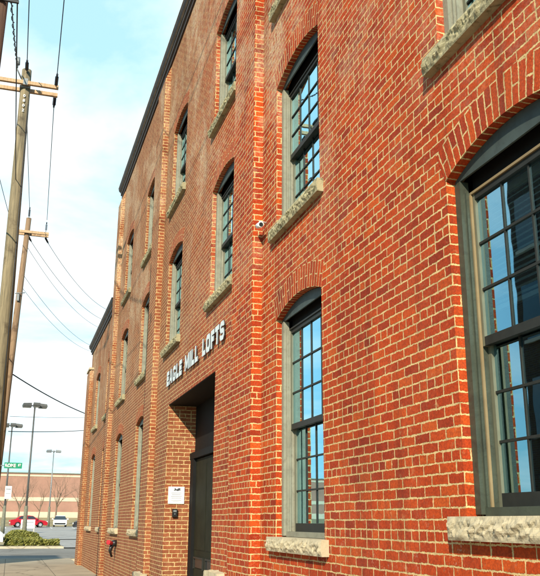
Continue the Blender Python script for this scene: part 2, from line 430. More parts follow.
def pilaster(par, y0, y1, z1, proud=.13, slope=.35, base=True):
    p = MB(); x0 = D - proud
    p.box(x0, D - .001, y0, y1, -.3, z1 - slope, skip='rtd')
    a, b = z1 - slope, z1
    p.face([(x0, y1, a), (x0, y0, a), (D - .001, y0, b), (D - .001, y1, b)])
    p.face([(x0, y0, a), (D - .001, y0, a), (D - .001, y0, b)])
    p.face([(D - .001, y1, a), (x0, y1, a), (D - .001, y1, b)])
    if par is mill: lean(p, z1 - .001 - slope)
    return p.build('pilaster', M['brick'], par)
pilaster(mill, 9.16, 10.16, TOP - .02)
pilaster(mill, 16.80, 17.75, TOP - .02)
pilaster(mill, 25.05, YE + .0, TOP - .02, .13)
pilaster(annex, 32.75, YA + .02, 7.55, .16, .12)
c = MB(); c.box(D - .19, D + .0, 32.71, YA + .05, 7.50, 7.58); c.build('pilaster_cap', M['sill'], annex)

def cornice(par, y0, y1, z, k=1.0):
    m = MB()
    prof = [(D + .02, z - .04, 0), (D - .035, z - .04, 0), (D - .035, z + .07, 0), (D - .075, z + .09, 0), (D - .075, z + .19, 0), (D - .09, z + .2, 1), (D - .09, z + .225, 1),
            (D - .12, z + .24, 0), (D - .15, z + .30, 0), (D - .15, z + .36, 1), (D - .165, z + .37, 1), (D - .165, z + .40, 0), (D + .1, z + .42, 0)]
    prof = [(x_, z + .04 + (z_ - z) * .8, k_) for x_, z_, k_ in prof]
    for (xa, za, ia), (xb, zb, ib) in zip(prof, prof[1:]):
        m.face([(xa, y1, za), (xa, y0, za), (xb, y0, zb), (xb, y1, zb)], mi=ia)
    for yy in (y0, y1):
        pts = [(x, yy, zz) for x, zz, _ in prof] + [(D + .1, yy, z + .008)]
        m.face(pts if yy == y0 else pts[::-1])
    if par is mill: lean(m, 0)
    m.build('cornice', [M['cornice'], M['cornice_edge']], par)
cornice(mill, -2.6, YE + .12, TOP)
cornice(annex, YE + .14, YA + .15, TOP2)

def rock_sill(win, ya, yb, z0, z1, proj=.07):
    """rock faced stone: front displaced by noise"""
    m = MB(); n = 100; k = 14
    x0 = D - proj
    sd = random.random() * 50
    def P(i, j):
        y = ya + (yb - ya) * i / n; z = z0 + (z1 - z0) * j / k
        e = min(j, k - j) / (k / 2); e = min(1, e * 1.6)
        s = noise.noise(Vector((y * 12 + sd + z * 9, z * 13, 3))) * .65 + noise.noise(Vector((y * 34 + z * 26 + sd, z * 30 - y * 9, 9))) * .4
        e2 = min(1, min(i, n - i) / 2)
        s2 = abs(noise.noise(Vector((y * 19 + z * 26 + sd, z * 12 - y * 6, 5))))
        return (x0 - (max(-.45, s) * .042 + s2 * .014 + .012) * e * (.35 + .65 * e2), y, z)
    for i in range(n):
        for j in range(k):
            m.face([P(i + 1, j), P(i, j), P(i, j + 1), P(i + 1, j + 1)], smooth=False)
    X = D + .2
    for i in range(n):
        m.face([P(i + 1, k), P(i, k), (X, P(i, k)[1], z1), (X, P(i + 1, k)[1], z1)])
        m.face([P(i, 0), P(i + 1, 0), (X, P(i + 1, 0)[1], z0), (X, P(i, 0)[1], z0)])
    m.face([P(0, j) for j in range(k + 1)][::-1] + [(X, ya, z0), (X, ya, z1)][:2])
    m.face([P(n, j) for j in range(k + 1)] + [(X, yb, z1), (X, yb, z0)])
    return m.build('window_sill', M['mossy'] if z0 > 4 else M['sill'], win)

def arch_ring(win, o, h=.27, dep=.135):
    P, R, yc, zc, a = rise_pts(o.ya, o.yb, o.zsp, o.rise, 22)
    m = MB(); n = 22; x = D - .004
    off = random.random() * 2
    for i in range(n):
        t0 = -a + 2 * a * i / n; t1 = -a + 2 * a * (i + 1) / n
        def q(t, rr, xx): return (xx, yc + rr * math.sin(t), zc + rr * math.cos(t))
        Rm = R + .1
        u0, u1 = (t0 + a) * Rm, (t1 + a) * Rm
        m.face([q(t1, R, x), q(t0, R, x), q(t0, R + h, x), q(t1, R + h, x)], uv=[(0, u1), (0, u0), (h, u0), (h, u1)])
        m.face([q(t0, R, x), q(t1, R, x), q(t1, R, D + dep), q(t0, R, D + dep)], uv=[(0, u0), (0, u1), (.11, u1), (.11, u0)])
        m.face([q(t1, R + h, x), q(t0, R + h, x), q(t0, R + h, D), q(t1, R + h, D)], uv=[(0, u1), (0, u0), (.004, u0), (.004, u1)])
    for t in (-a, a):
        pts = [q(t, R, x), q(t, R, D), q(t, R + h, D), q(t, R + h, x)]
        m.face(pts if t < 0 else pts[::-1])
    return m.build('brick_arch', M['arch'], win)

def window(par, o, fr, blinds=False):
    ya, yb, zs, zsp = o.ya, o.yb, o.zb, o.zsp
    e = .012
    # outer casing = the window part itself
    m = MB()
    cw = .07
    x0, x1 = D + .066, D + .135
    zc = zsp - .02                               # underside of the spandrel board
    m.box(x0, x1, yb - cw, yb - .004, zs + e, zc - .002)
    m.box(x0, x1, ya + .004, ya + cw, zs + e, zc - .002)
    m.box(x0 + .03, x1 + .11, ya + cw + .001, yb - cw - .001, zs + .004, zs + .055)   # subsill
    # second step of the casing
    m.box(x0 + .035, x1 + .095, yb - cw - .02, yb - cw - .002, zs + .056, zc - .09)
    m.box(x0 + .035, x1 + .095, ya + cw + .002, ya + cw + .02, zs + .056, zc - .09)
    w = m.build('window', fr, par)
    # head (stands back, in the shade of the board)
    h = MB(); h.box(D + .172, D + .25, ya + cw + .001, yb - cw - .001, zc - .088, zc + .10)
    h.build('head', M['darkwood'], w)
    tr = MB(); tr.box(D + .128, D + .171, ya + cw + .021, yb - cw - .021, zc - .108, zc - .09); tr.build('head_trim', M['stop'] if fr is M['frame'] else M['sash'], w)
    # segmental spandrel board
    P = rise_pts(ya + .005, yb - .005, zsp - .002, o.rise - .004, 18)[0]
    s = MB(); xa, xb = D + .072, D + .088
    for (y0, z0), (y1, z1) in zip(P, P[1:]):
        s.face([(xa, y1, zc), (xa, y0, zc), (xa, y0, z0), (xa, y1, z1)])
        s.face([(xa, y0, zc), (xa, y1, zc), (xb, y1, zc), (xb, y0, zc)])
        s.face([(xa, y1, z1), (xa, y0, z0), (xb, y0, z0), (xb, y1, z1)])
    s.build('spandrel_board', M['board'], w)
    arch_ring(w, o)
    rock_sill(w, ya - .1, yb + .12, zs - .145, zs)
    # stops
    for yy in (yb - cw - .035, ya + cw + .021):
        st = MB(); st.box(D + .122, D + .140, yy, yy + .014, zs + .057, zc - .11); st.build('window_stop', M['stop'] if fr is M['frame'] else fr, w)
    gy0, gy1 = ya + cw + .022, yb - cw - .022
    zt = zc - .10; zb_ = zs + .056; zm = (zt + zb_) / 2
    for k, (xs, za, zb2) in enumerate(((D + .142, zm - .03, zt), (D + .184, zb_, zm + .03))):
        q = MB(); t = .036; X0, X1 = xs, xs + .04
        br = .085 if k else .06; tp = .05
        q.box(X0, X1, gy0 + t, gy1 - t, za, za + br); q.box(X0, X1, gy0 + t, gy1 - t, zb2 - tp, zb2)
        a0, b0, c0, d0 = gy0 + t, gy1 - t, za + br, zb2 - tp
        for i in range(1, 4):
            yy = a0 + (b0 - a0) * i / 4; q.box(X0 + .012, X1 - .013, yy - .0075, yy + .0075, c0 + .001, d0 - .001)
        for i in range(1, 3):
            zz = c0 + (d0 - c0) * i / 3; q.box(X0 + .010, X1 - .011, a0 + .001, b0 - .001, zz - .0085, zz + .0085)
        sash = q.build('sash', M['sash'], w)
        for ga, gb in ((gy0, gy0 + t - .001), (gy1 - t + .001, gy1)):
            q = MB(); q.box(X0 + .001, X1, ga, gb, za, zb2); q.build('sash_stile', M['stile'], w)
        g = MB(); xg = xs + .022
        g.face([(xg, b0 + .003, c0 - .003), (xg, a0 - .003, c0 - .003), (xg, a0 - .003, d0 + .003), (xg, b0 + .003, d0 + .003)])
        g.build('pane', M['glass'], w)
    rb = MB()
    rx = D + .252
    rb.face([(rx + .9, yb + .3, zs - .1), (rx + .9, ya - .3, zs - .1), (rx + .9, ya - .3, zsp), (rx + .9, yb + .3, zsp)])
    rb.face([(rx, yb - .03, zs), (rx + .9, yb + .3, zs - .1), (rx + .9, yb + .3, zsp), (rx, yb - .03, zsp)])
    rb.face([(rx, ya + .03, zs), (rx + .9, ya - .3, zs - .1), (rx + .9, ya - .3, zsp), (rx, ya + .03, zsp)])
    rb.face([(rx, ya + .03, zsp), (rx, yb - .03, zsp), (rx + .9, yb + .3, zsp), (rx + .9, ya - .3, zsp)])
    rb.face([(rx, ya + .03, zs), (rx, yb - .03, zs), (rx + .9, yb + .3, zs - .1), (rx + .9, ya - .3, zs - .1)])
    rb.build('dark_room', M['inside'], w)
    if blinds:
        b = MB(); z = zt - .01; x = D + .275
        b.box(x - .015, x + .03, gy0, gy1, z - .05, z)
        z -= .07
        while z > zm + .26:
            b.face([(x - .016, gy1, z), (x - .016, gy0, z), (x + .018, gy0, z + .034), (x + .018, gy1, z + .034)]); z -= .042
        b.box(x - .015, x + .02, gy0, gy1, z + .0, z + .03)
        b.build('blinds', M['blind'], w)
    return w
for i, o in enumerate(ops_low):
    if o.kind == 'win': window(mill, o, M['frame'] if o.yb < 6 else M['frame_pale'], blinds=(o.yb < 6))
for o in ops_up: window(mill, o, M['frame_pale'])
for o in ops_low2 + ops_up2: window(annex, o, M['frame_pale'])

# ---- entrance
dy0, dy1, dz = 11.56, 15.40, 3.77
m = MB()
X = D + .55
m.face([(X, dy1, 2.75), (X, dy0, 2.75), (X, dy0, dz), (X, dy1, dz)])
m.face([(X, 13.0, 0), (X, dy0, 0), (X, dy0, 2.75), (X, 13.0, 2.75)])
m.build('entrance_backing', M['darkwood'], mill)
m = MB()
m.box(X - .06, X - .002, dy1 - .09, dy1 - .005, 0, 2.72); m.build('door_frame', M['whitetrim'], mill)
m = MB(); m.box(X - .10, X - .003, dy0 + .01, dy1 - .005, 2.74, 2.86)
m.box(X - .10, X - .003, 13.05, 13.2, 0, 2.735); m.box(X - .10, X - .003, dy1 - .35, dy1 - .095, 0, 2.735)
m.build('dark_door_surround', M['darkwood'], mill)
d = MB(); d.box(X - .045, X + .02, 13.215, dy1 - .36, .02, 2.72)
door = d.build('door', M['door'], mill)
d = MB()
for a, b in ((13.26, 14.05), (14.16, 14.98)):
    d.box(X - .052, X - .046, a, b, 1.12, 2.6); d.box(X - .052, X - .046, a, b, .14, .80)
d.build('door_panel', M['door'], door)
d = MB()
for a, b in ((13.32, 14.02), (14.2, 14.95)):
    d.box(X - .075, X - .0455, a, b, .97, 1.0); d.box(X - .075, X - .0455, a, a + .03, .8, .97); d.box(X - .075, X - .0455, b - .03, b, .8, .97)
d.build('door_pull', M['sash'], door)
d = MB(); d.box(X - .056, X - .0465, 13.36, 14.0, .82, .965); d.box(X - .056, X - .0465, 14.24, 14.9, .82, .965); d.build('mail_slot_plate', M['black'], door)
m = MB(); m.box(D + .012, X - .002, dy0 + .002, dy1 - .002, dz - .012, dz - .002); m.build('soffit_shade_plate', M['darkwood'], mill)  # near-black plate added under the opening's head; soffit shade put into its colour
# rough stone at the foot of the near door pier
m = MB()
def stone(mb, x0, x1, y0, y1, z0, z1, n=12, amp=.03, sd=0):
    c_ = Vector(((x0 + x1) / 2, (y0 + y1) / 2, (z0 + z1) / 2)); h_ = Vector(((x1 - x0) / 2, (y1 - y0) / 2, (z1 - z0) / 2))
    def P(ax, s, u, v):
        q = [0, 0, 0]; q[ax] = s; q[(ax + 1) % 3] = u; q[(ax + 2) % 3] = v
        p = Vector(q); l = max(abs(a) for a in p); r_ = p.normalized() * l
        p = p * .86 + r_ * .14
        w_ = c_ + Vector((p.x * h_.x, p.y * h_.y, p.z * h_.z))
        return w_ + Vector(q).normalized() * amp * noise.noise(w_ * 9 + Vector((sd, 0, 0)))
    for ax in range(3):
        for s in (-1, 1):
            for i in range(n):
                for j in range(n):
                    u0, u1, v0, v1 = [-1 + 2 * k / n for k in (i, i + 1, j, j + 1)]
                    fc = [P(ax, s, u0, v0), P(ax, s, u1, v0), P(ax, s, u1, v1), P(ax, s, u0, v1)]
                    mb.face(fc if s > 0 else fc[::-1])
stone(m, D - .12, D + .3, 10.75, 11.62, .30, .97)
m.build('foot_stone', M['sill'], mill)
m = MB(); stone(m, D - .20, D - .05, 16.7, 17.8, -.1, .62, sd=4); m.build('foot_stone', M['sill'], mill)

# ------------------------------------------------------------------ lettering
def text_mesh(ch, height, width=None, extrude=.015, bold=.012, stretch=True):
    cu = bpy.data.curves.new('t', 'FONT'); cu.body = ch; cu.size = 1; cu.extrude = 0; cu.offset = bold / height; cu.resolution_u = 6
    ob = bpy.data.objects.new('t', cu); COL.objects.link(ob)
    dg = bpy.context.evaluated_depsgraph_get()
    me = bpy.data.meshes.new_from_object(ob.evaluated_get(dg))
    bpy.data.objects.remove(ob); bpy.data.curves.remove(cu)
    xs = [v.co.x for v in me.vertices]; ys = [v.co.y for v in me.vertices]
    x0, x1, y0, y1 = min(xs), max(xs), min(ys), max(ys)
    sy = height / (y1 - y0); sx = (width / (x1 - x0)) if width else sy
    bm = bmesh.new(); bm.from_mesh(me)
    for v in bm.verts: v.co = ((v.co.x - x0) * sx, (v.co.y - y0) * sy, 0)
    bmesh.ops.remove_doubles(bm, verts=bm.verts, dist=1e-5)
    if extrude:
        top = bm.faces[:]
        r_ = bmesh.ops.extrude_face_region(bm, geom=top)
        vs = [g for g in r_['geom'] if isinstance(g, bmesh.types.BMVert)]
        for v in vs: v.co.z += extrude
        bm.normal_update()
        bmesh.ops.recalc_face_normals(bm, faces=bm.faces)
    for f_ in bm.faces: f_.material_index = 0 if f_.normal.z > .5 else 1
    bm.to_mesh(me); bm.free()
    return me
TO_WALL = Matrix(((0, 0, -1), (-1, 0, 0), (0, 1, 0))).to_4x4()          # text x -> -Y, y -> Z, z -> -X
TO_REVEAL = Matrix(((1, 0, 0), (0, 0, -1), (0, 1, 0))).to_4x4()         # text x -> +X, y -> Z, z -> -Y
sign = thing('wall_letters', 'silver block letters reading EAGLE MILL LOFTS above the doorway', 'sign', (D, 13.2, 4.13))
def block_letter(ch, w, h, t):
    """polygons of a bold block capital, x to the reader's right"""
    tv = t; th = t * 1.05; c = min(w, h) * .20; k = c * .45
    if ch == 'I': return [[(0, 0), (w, 0), (w, h), (0, h)]]
    if ch == 'L': return [[(0, 0), (w, 0), (w, th), (tv, th), (tv, h), (0, h)]]
    if ch == 'T': return [[((w - tv) / 2, 0), ((w + tv) / 2, 0), ((w + tv) / 2, h - th), (w, h - th), (w, h), (0, h), (0, h - th), ((w - tv) / 2, h - th)]]
    m0, m1 = (h - th) / 2, (h + th) / 2
    if ch == 'F': return [[(0, 0), (tv, 0), (tv, m0), (w * .86, m0), (w * .86, m1), (tv, m1), (tv, h - th), (w, h - th), (w, h), (0, h)]]
    if ch == 'E': return [[(0, 0), (w, 0), (w, th), (tv, th), (tv, m0), (w * .88, m0), (w * .88, m1), (tv, m1), (tv, h - th), (w, h - th), (w, h), (0, h)]]
    if ch == 'M': return [[(0, 0), (tv, 0), (tv, h * .58), (w / 2 - tv * .35, h * .12), (w / 2 + tv * .35, h * .12), (w - tv, h * .58), (w - tv, 0), (w, 0), (w, h), (w - tv, h), (w / 2, h * .46), (tv, h), (0, h)]]
    if ch == 'A':
        a = w / 2; q = tv * .62
        def xi(z): return tv * 1.08 + (a - tv * 1.08) * z / (h * .80)
        b0, b1 = h * .19, h * .19 + th * .85
        return [[(0, 0), (tv * 1.08, 0), (a, h * .80), (w - tv * 1.08, 0), (w, 0), (a + q, h), (a - q, h)],
                [(xi(b0), b0), (w - xi(b0), b0), (w - xi(b1), b1), (xi(b1), b1)]]
    if ch == 'O':
        o = [(c, 0), (w - c, 0), (w, c), (w, h - c), (w - c, h), (c, h), (0, h - c), (0, c)]
        n_ = [(tv + k, th), (w - tv - k, th), (w - tv, th + k), (w - tv, h - th - k), (w - tv - k, h - th), (tv + k, h - th), (tv, h - th - k), (tv, th + k)]
        return [[o[a], o[(a + 1) % 8], n_[(a + 1) % 8], n_[a]] for a in range(8)]
    if ch == 'G':
        return [[(c, 0), (w - c, 0), (w, c), (w, h * .52), (w * .5, h * .52), (w * .5, h * .52 - th * .9), (w - tv, h * .52 - th * .9), (w - tv, th + k), (w - tv - k, th), (tv + k, th), (tv, th + k),
                 (tv, h - th - k), (tv + k, h - th), (w - tv - k, h - th), (w - tv, h - th - k), (w - tv, h * .68), (w, h * .68), (w, h - c), (w - c, h), (c, h), (0, h - c), (0, c)]]
    if ch == 'S':
        return [[(c, 0), (w - c, 0), (w, c), (w, m1 - c), (w - c, m1), (tv + k, m1), (tv, m1 + k), (tv, h - th - k), (tv + k, h - th), (w - tv - k, h - th), (w - tv, h - th - k), (w - tv, h * .70), (w, h * .70), (w, h - c), (w - c, h), (c, h), (0, h - c),
                 (0, m0 + c), (c, m0), (w - tv - k, m0), (w - tv, m0 - k), (w - tv, th + k), (w - tv - k, th), (tv + k, th), (tv, th + k), (tv, h * .30), (0, h * .30), (0, c)]]
def put(word, ya, yb, zb_, h, d=.014):
    wts = {'I': .32, 'M': 1.25, 'E': .84, 'L': .80, 'F': .80, 'T': .9, 'S': .92}
    tot = sum(wts.get(ch, 1.0) for ch in word) + .20 * (len(word) - 1)
    u = (ya - yb) / tot; y = ya
    for ch in word:
        wch = wts.get(ch, 1.0) * u
        m = MB(); xf, xb = D - .03 - d, D - .03
        for poly in block_letter(ch, wch, h, (.25 if ch in 'GSAM' else .28) * u if ch != 'I' else wch):
            m.face([(xf, y - a, zb_ + b) for a, b in poly])
            for (a0, b0), (a1, b1) in zip(poly, poly[1:] + poly[:1]):
                m.face([(xf, y - a0, zb_ + b0), (xb, y - a0, zb_ + b0), (xb, y - a1, zb_ + b1), (xf, y - a1, zb_ + b1)], mi=1)
        m.build('letter', [M['letter'], M['letter_side']], sign)
        y -= wch + .20 * u
LZ = 4.125; LH = .285
put('EAGLE', 15.46, 13.98, LZ, LH); put('MILL', 13.70, 12.65, LZ, LH); put('LOFTS', 12.32, 10.90, LZ, LH)

# ---- plaque, intercom, camera, hose connection
pl = thing('plaque', 'white notice plaque with a dark bird emblem on the lit door jamb', 'sign', (2.95, 15.4, 2.08))
m = MB(); m.box(2.81, 3.115, 15.38, 15.395, 1.925, 2.235); m.build('board', M['white'], pl)
m = MB()
em = [(0, 0), (.03, .022), (.06, .028), (.085, .012), (.06, .006), (.085, -.012), (.05, -.02), (.02, -.03), (-.01, -.018), (-.045, -.024), (-.06, -.006), (-.03, 0), (-.05, .02), (-.02, .022)]
m.face([(2.965 + a, 15.378, 2.185 + b) for a, b in em]); m.build('emblem', M['ink'], pl)
m = MB()
for i, (wd, zz) in enumerate(((.2, 2.115), (.17, 2.085), (.21, 2.055), (.19, 2.025), (.2, 1.985), (.13, 1.96))):
    m.box(2.963 - wd / 2, 2.963 + wd / 2, 15.3785, 15.3795, zz, zz + .008)
m.build('notice_lines', M['faintink'], pl)
ic = thing('intercom', 'small black intercom box under the white plaque on the door jamb', 'intercom', (2.94, 15.39, 1.69))
m = MB(); m.box(2.895, 2.985, 15.34, 15.395, 1.69, 1.83); m.build('box', M['black'], ic)
m = MB(); m.tube([(2.94, 15.34, 1.74), (2.94, 15.334, 1.74)], .012, 10); m.build('button', M['steel'], ic)
m = MB(); m.box(2.91, 2.97, 15.336, 15.3395, 1.775, 1.81); m.build('speaker_grille', M['steel'], ic)
sc_ = thing('security_camera', 'small white security camera on the brick wall beside the near pilaster', 'camera', (D, 8.98, 5.13))
m = MB(); m.tube([(D - .002, 9.0, 5.20), (D - .09, 8.98, 5.20), (D - .10, 8.96, 5.16)], .014, 8); m.build('bracket', M['white'], sc_)
m = MB(); m.tube([(D - .10, 9.03, 5.16), (D - .11, 8.86, 5.12)], [.034, .036], 12); m.build('housing', M['white'], sc_)
m = MB(); m.tube([(D - .11, 8.861, 5.12), (D - .111, 8.853, 5.118)], .026, 12); m.build('lens', M['black'], sc_)
fd = thing('hose_connection', 'red capped fire hose connection low on the brick wall', 'hose connection', (D, 22.3, .8))
m = MB(); m.tube([(D, 22.3, 1.05), (D - .12, 22.3, 1.05)], [.09, .075], 12); m.tube([(D - .10, 22.3, 1.05), (D - .16, 22.28, .86), (D - .10, 22.4, .72)], [.06, .045, .03], 10); m.build('body', M['black'], fd)
for s in (-1, 1):
    m = MB(); m.tube([(D - .11, 22.3 + s * .03, 1.05), (D - .20, 22.3 + s * .10, 1.07)], .045, 12); m.tube([(D - .195, 22.3 + s * .10, 1.07), (D - .225, 22.3 + s * .12, 1.075)], .062, 12); m.build('cap', M['red'], fd)

# ------------------------------------------------------------------ ground
def gz(y):
    if y < 62: return 0
    if y < 112: return (y - 62) / 50 * .88
    if y < 122: return .88
    if y < 148: return .88 + (y - 122) / 26 * 1.3
    return 2.18
YS = [-40, 0, 20, 40, 57, 62, 70, 80, 90, 100, 112, 122, 135, 148, 160, 400, 3000]
def sheet(x0, x1, y0, y1, dz, nx=1):
    m = MB()
    ys = sorted({y0, y1} | {y for y in YS if y0 < y < y1})
    for a, b in zip(ys, ys[1:]):
        m.face([(x0, a, gz(a) + dz), (x1, a, gz(a) + dz), (x1, b, gz(b) + dz), (x0, b, gz(b) + dz)])
    return m
g = MB()
ys = [-600] + YS
for a, b in zip(ys, ys[1:]):
    g.face([(-3000, a, gz(a) - .16), (3000, a, gz(a) - .16), (3000, b, gz(b) - .16), (-3000, b, gz(b) - .16)])
struct('ground', g, M['earth'])
m = MB(); m.box(-.92, D + .0, -30, 39.0, -.2, 0); struct('sidewalk', m, M['concrete'])
m = MB(); m.box(-1.1, -.922, -30, 39.0, -.2, .002); m.box(-1.1, 12, 39.002, 39.2, -.2, .002); struct('kerb', m, M['kerb'])
struct('street', sheet(-9.5, -1.1, -60, 39.6, -.125), M['asphalt'])
struct('cross_street', sheet(-200, 200, 39.201, 57.0, -.121), M['asphalt'])
m = MB(); m.box(-200, 3.6, 57.002, 57.25, -.2, .01); m.box(8.6, 200, 57.002, 57.25, -.2, .01); struct('kerb', m, M['kerb'])
m = MB(); m.box(-13, -9.5, -60, 39.0, -.2, -.002); struct('pavement', m, M['concrete'])
struct('verge', sheet(-60, 3.6, 57.251, 72, -.004), M['grass'])
struct('driveway', sheet(3.602, 8.598, 57.001, 72, -.06), M['lot'])
struct('verge', sheet(8.6, 90, 57.251, 72, -.004), M['grass'])
struct('parking_lot', sheet(-120, 120, 72.002, 121.5, -.004), M['lot'])
struct('bank', sheet(-160, 160, 121.502, 149, .006), M['grass'])
m = MB()
for k in range(-6, 9):
    m.face([(-.4 + k * 2.7, 104.5, gz(104.5) + .004), (-.28 + k * 2.7, 104.5, gz(104.5) + .004), (-.28 + k * 2.7, 109.5, gz(109.5) + .004), (-.4 + k * 2.7, 109.5, gz(109.5) + .004)])
struct('bay_markings', m, M['white'])

# ------------------------------------------------------------------ far store
st = thing('store_building', 'long pale brick store with cream bands behind the parking lot', 'building', (5, 150, 2))
m = MB(); m.box(-55, 70, 150, 190, 1.0, 9.62); m.build('brick_wall', M['pale_brick'], st)
for z0, z1, nm in ((1.6, 3.15, 'base_band'), (4.95, 5.6, 'band'), (9.12, 9.42, 'parapet_band')):
    m = MB(); m.box(-55.05, 70.05, 149.93, 149.999, z0, z1); m.build(nm, M['cream'], st)
m = MB(); m.box(-55.1, 70.1, 149.9, 190.1, 9.622, 9.80); m.build('coping', M['pedestal'], st)

# building opposite (mirrored in the near panes)
op = thing('brick_house', 'tall dark brick building across the street, mirrored in the nearest window', 'building', (-12, 20, 0))
m = MB(); m.box(-24, -10.5, 17.0, 23.3, -.2, 14.6, skip='d'); m.build('brick_wall', M['opp'], op)
m = MB(); m.box(-24.1, -10.4, 16.9, 23.4, 14.602, 14.8); m.build('parapet', M['cornice'], op)
for zz in (1.2, 4.4, 7.6, 10.8):
    for yy in (17.8, 19.8, 21.8):
        m = MB(); m.box(-10.5, -10.46, yy, yy + 1.1, zz, zz + 1.9); w = m.build('window', M['carglass'], op)
        m = MB(); m.box(-10.5, -10.4, yy - .1, yy + 1.2, zz - .12, zz - .002); m.build('sill', M['cream'], w)

# ------------------------------------------------------------------ poles and wires
def ptube(name, pts, rads, mat, par, n=10):
    m = MB(); m.tube(pts, rads, n); return m.build(name, mat, par)
def dead_end(m, p, d, L=.42):
    p = Vector(p); d = Vector(d).normalized()
    m.tube([p, p + d * .1], .012, 6)
    for k in range(6):
        a = p + d * (.1 + k * L / 6); m.tube([a, a + d * .012, a + d * (L / 6 - .01)], [.05, .05, .026], 8)
    m.tube([p + d * (.1 + L), p + d * (.2 + L)], .028, 6)
# pole with double crossarm
P1 = Vector((-.47, 20.6, 0)); P1t = Vector((-.62, 20.6, 13.5))
up = thing('utility_pole', 'tall weathered wooden utility pole with two tan crossarms', 'utility pole', P1)
ptube('pole_shaft', [P1 + Vector((0, 0, -.3)), P1.lerp(P1t, .5), P1t], [.215, .172, .128], M['pole_a'], up, 16)
AZ = 12.95
m = MB(); m.box(-1.95, .25, 20.34, 20.43, AZ, AZ + .10); m.build('crossarm', M['arm'], up)
m = MB(); m.box(-1.95, .25, 20.77, 20.86, AZ, AZ + .10); m.build('crossarm', M['arm'], up)
def insulators(par, L):
    for a_ in L:
        m = MB(); dead_end(m, *a_); m.build('insulator', M['insul'], par)
L = [((-.62, 20.5, 13.42), (0, -1, .03), .35), ((-.62, 20.7, 13.42), (0, 1, -.05), .35)]
for xx in (.18, -1.82): L += [((xx, 20.34, AZ + .06), (0, -1, .03)), ((xx, 20.86, AZ + .06), (0, 1, -.06))]
insulators(up, L)
m = MB(); m.box(-.68, -.56, 20.334, 20.339, AZ - .03, AZ + .16); m.box(-.76, -.48, 20.44, 20.76, AZ - .06, AZ - .005); m.build('arm_bracket', M['steel'], up)
m = MB(); m.tube([(-.74, 20.55, 13.2), (-.88, 20.5, 13.45), (-.86, 20.5, 13.6)], .02, 6); m.tube([(-.86, 20.5, 13.58), (-.86, 20.5, 13.8)], [.05, .04], 8); m.build('arrester', M['steel'], up)
for k, ch in enumerate('0802'):
    me = text_mesh(ch, .085, .06, extrude=.004, bold=.003); me.materials.append(M['white']); me.materials.append(M['white'])
    me.transform(TO_REVEAL); me.transform(Matrix.Translation((-.645, 20.448, 12.6 - k * .145))); link('digit_tag', me, up)
m = MB(); m.tube([(-.50, 20.45, 12.4), (-.44, 20.42, 8), (-.36, 20.38, .2)], .014, 6); m.build('ground_wire', M['cable'], up)
# second pole
P2 = Vector((-.72, 34.0, 0)); P2t = Vector((-.33, 34.0, 14.15))
u2 = thing('utility_pole', 'brown wooden utility pole, the farther one, carrying a street name sign', 'utility pole', P2)
ptube('pole_shaft', [P2 + Vector((0, 0, -.3)), P2.lerp(P2t, .5), P2t], [.18, .145, .11], M['pole_b'], u2, 14)
BZ = 13.42
m = MB(); m.box(-1.05, .55, 33.80, 33.88, BZ, BZ + .11); m.build('crossarm', M['arm'], u2)
m = MB(); m.box(-1.05, .55, 34.12, 34.20, BZ, BZ + .11); m.build('crossarm', M['arm'], u2)
insulators(u2, [((.42, 33.84, BZ + .11), (0, -.3, 1), .25), ((-.33, 33.9, 14.1), (0, -.2, 1), .3)] + [(q, (5.9, 24, -1.2), .45) for q in ((.42, 34.2, BZ), (-.30, 34.2, BZ), (-.9, 34.2, BZ))])
m = MB(); m.tube([(-.6, 33.8, 10.7), (-.2, 33.75, 10.75)], .02, 6); m.box(-.52, -.42, 33.79, 33.82, 10.4, 10.75); m.build('bracket', M['steel'], u2)
# dark pole at the left edge
P0 = Vector((-1.0, 11.9, 0)); P0t = Vector((-.845, 11.9, 11.2))
u0 = thing('utility_pole', 'dark brown utility pole at the upper left edge of the photo', 'utility pole', P0)
ptube('pole_shaft', [P0 + Vector((0, 0, -.3)), P0.lerp(P0t, .5), P0t], [.16, .14, .11], M['pole_c'], u0, 14)
m = MB(); m.box(-.95, -.58, 11.74, 11.78, 9.57, 9.61); m.build('side_bracket', M['cable'], u0)
m = MB(); m.tube([(-.62, 11.77, 9.62), (-.62, 11.77, 9.77)], .03, 8); m.build('insulator', M['insul'], u0)

wires = []
def wire(pts_or_ends, r, label, sag=.25, twist=False):
    a, b = [Vector(p) for p in pts_or_ends]
    n = 24
    P = [a.lerp(b, i / n) - Vector((0, 0, sag * 4 * (i / n) * (1 - i / n))) for i in range(n + 1)]
    m = MB(); m.tube(P, r, 5)
    if twist:
        L = (b - a).length; k = int(L / .12)
        Q = []
        for i in range(k + 1):
            t = i / k; c_ = a.lerp(b, t) - Vector((0, 0, sag * 4 * t * (1 - t)))
            Q.append(c_ + Vector((math.cos(i * 1.3) * r * 2.2, 0, math.sin(i * 1.3) * r * 2.2)))
        m.tube(Q, r * .8, 4)
    o = m.build('power_line', M['cable']); tag(o, label, 'power line', 'overhead wires')
    return o
wire([(.18, 19.8, AZ + .10), (-.12, -22, 14.6)], .013, 'wire rising overhead from the right end of the near tan crossarm', .2)
wire([(-.62, 19.9, 13.44), (-.80, -22, 15.0)], .013, 'wire rising overhead from the top of the weathered pole', .2)
wire([(-1.82, 19.8, AZ + .10), (-1.9, -22, 14.6)], .013, 'wire leaving the left end of the near tan crossarm', .2)
wire([(.18, 21.4, AZ + .04), (.42, 33.6, BZ + .6)], .012, 'wire joining the right crossarm ends of the two wooden poles', .08)
wire([(-.62, 21.3, 13.4), (-.33, 33.9, 14.5)], .012, 'wire joining the tops of the two wooden poles', .06)
wire([(-1.82, 21.4, AZ + .04), (-.95, 33.6, BZ + .1)], .012, 'wire joining the left crossarm ends of the two wooden poles', .1)
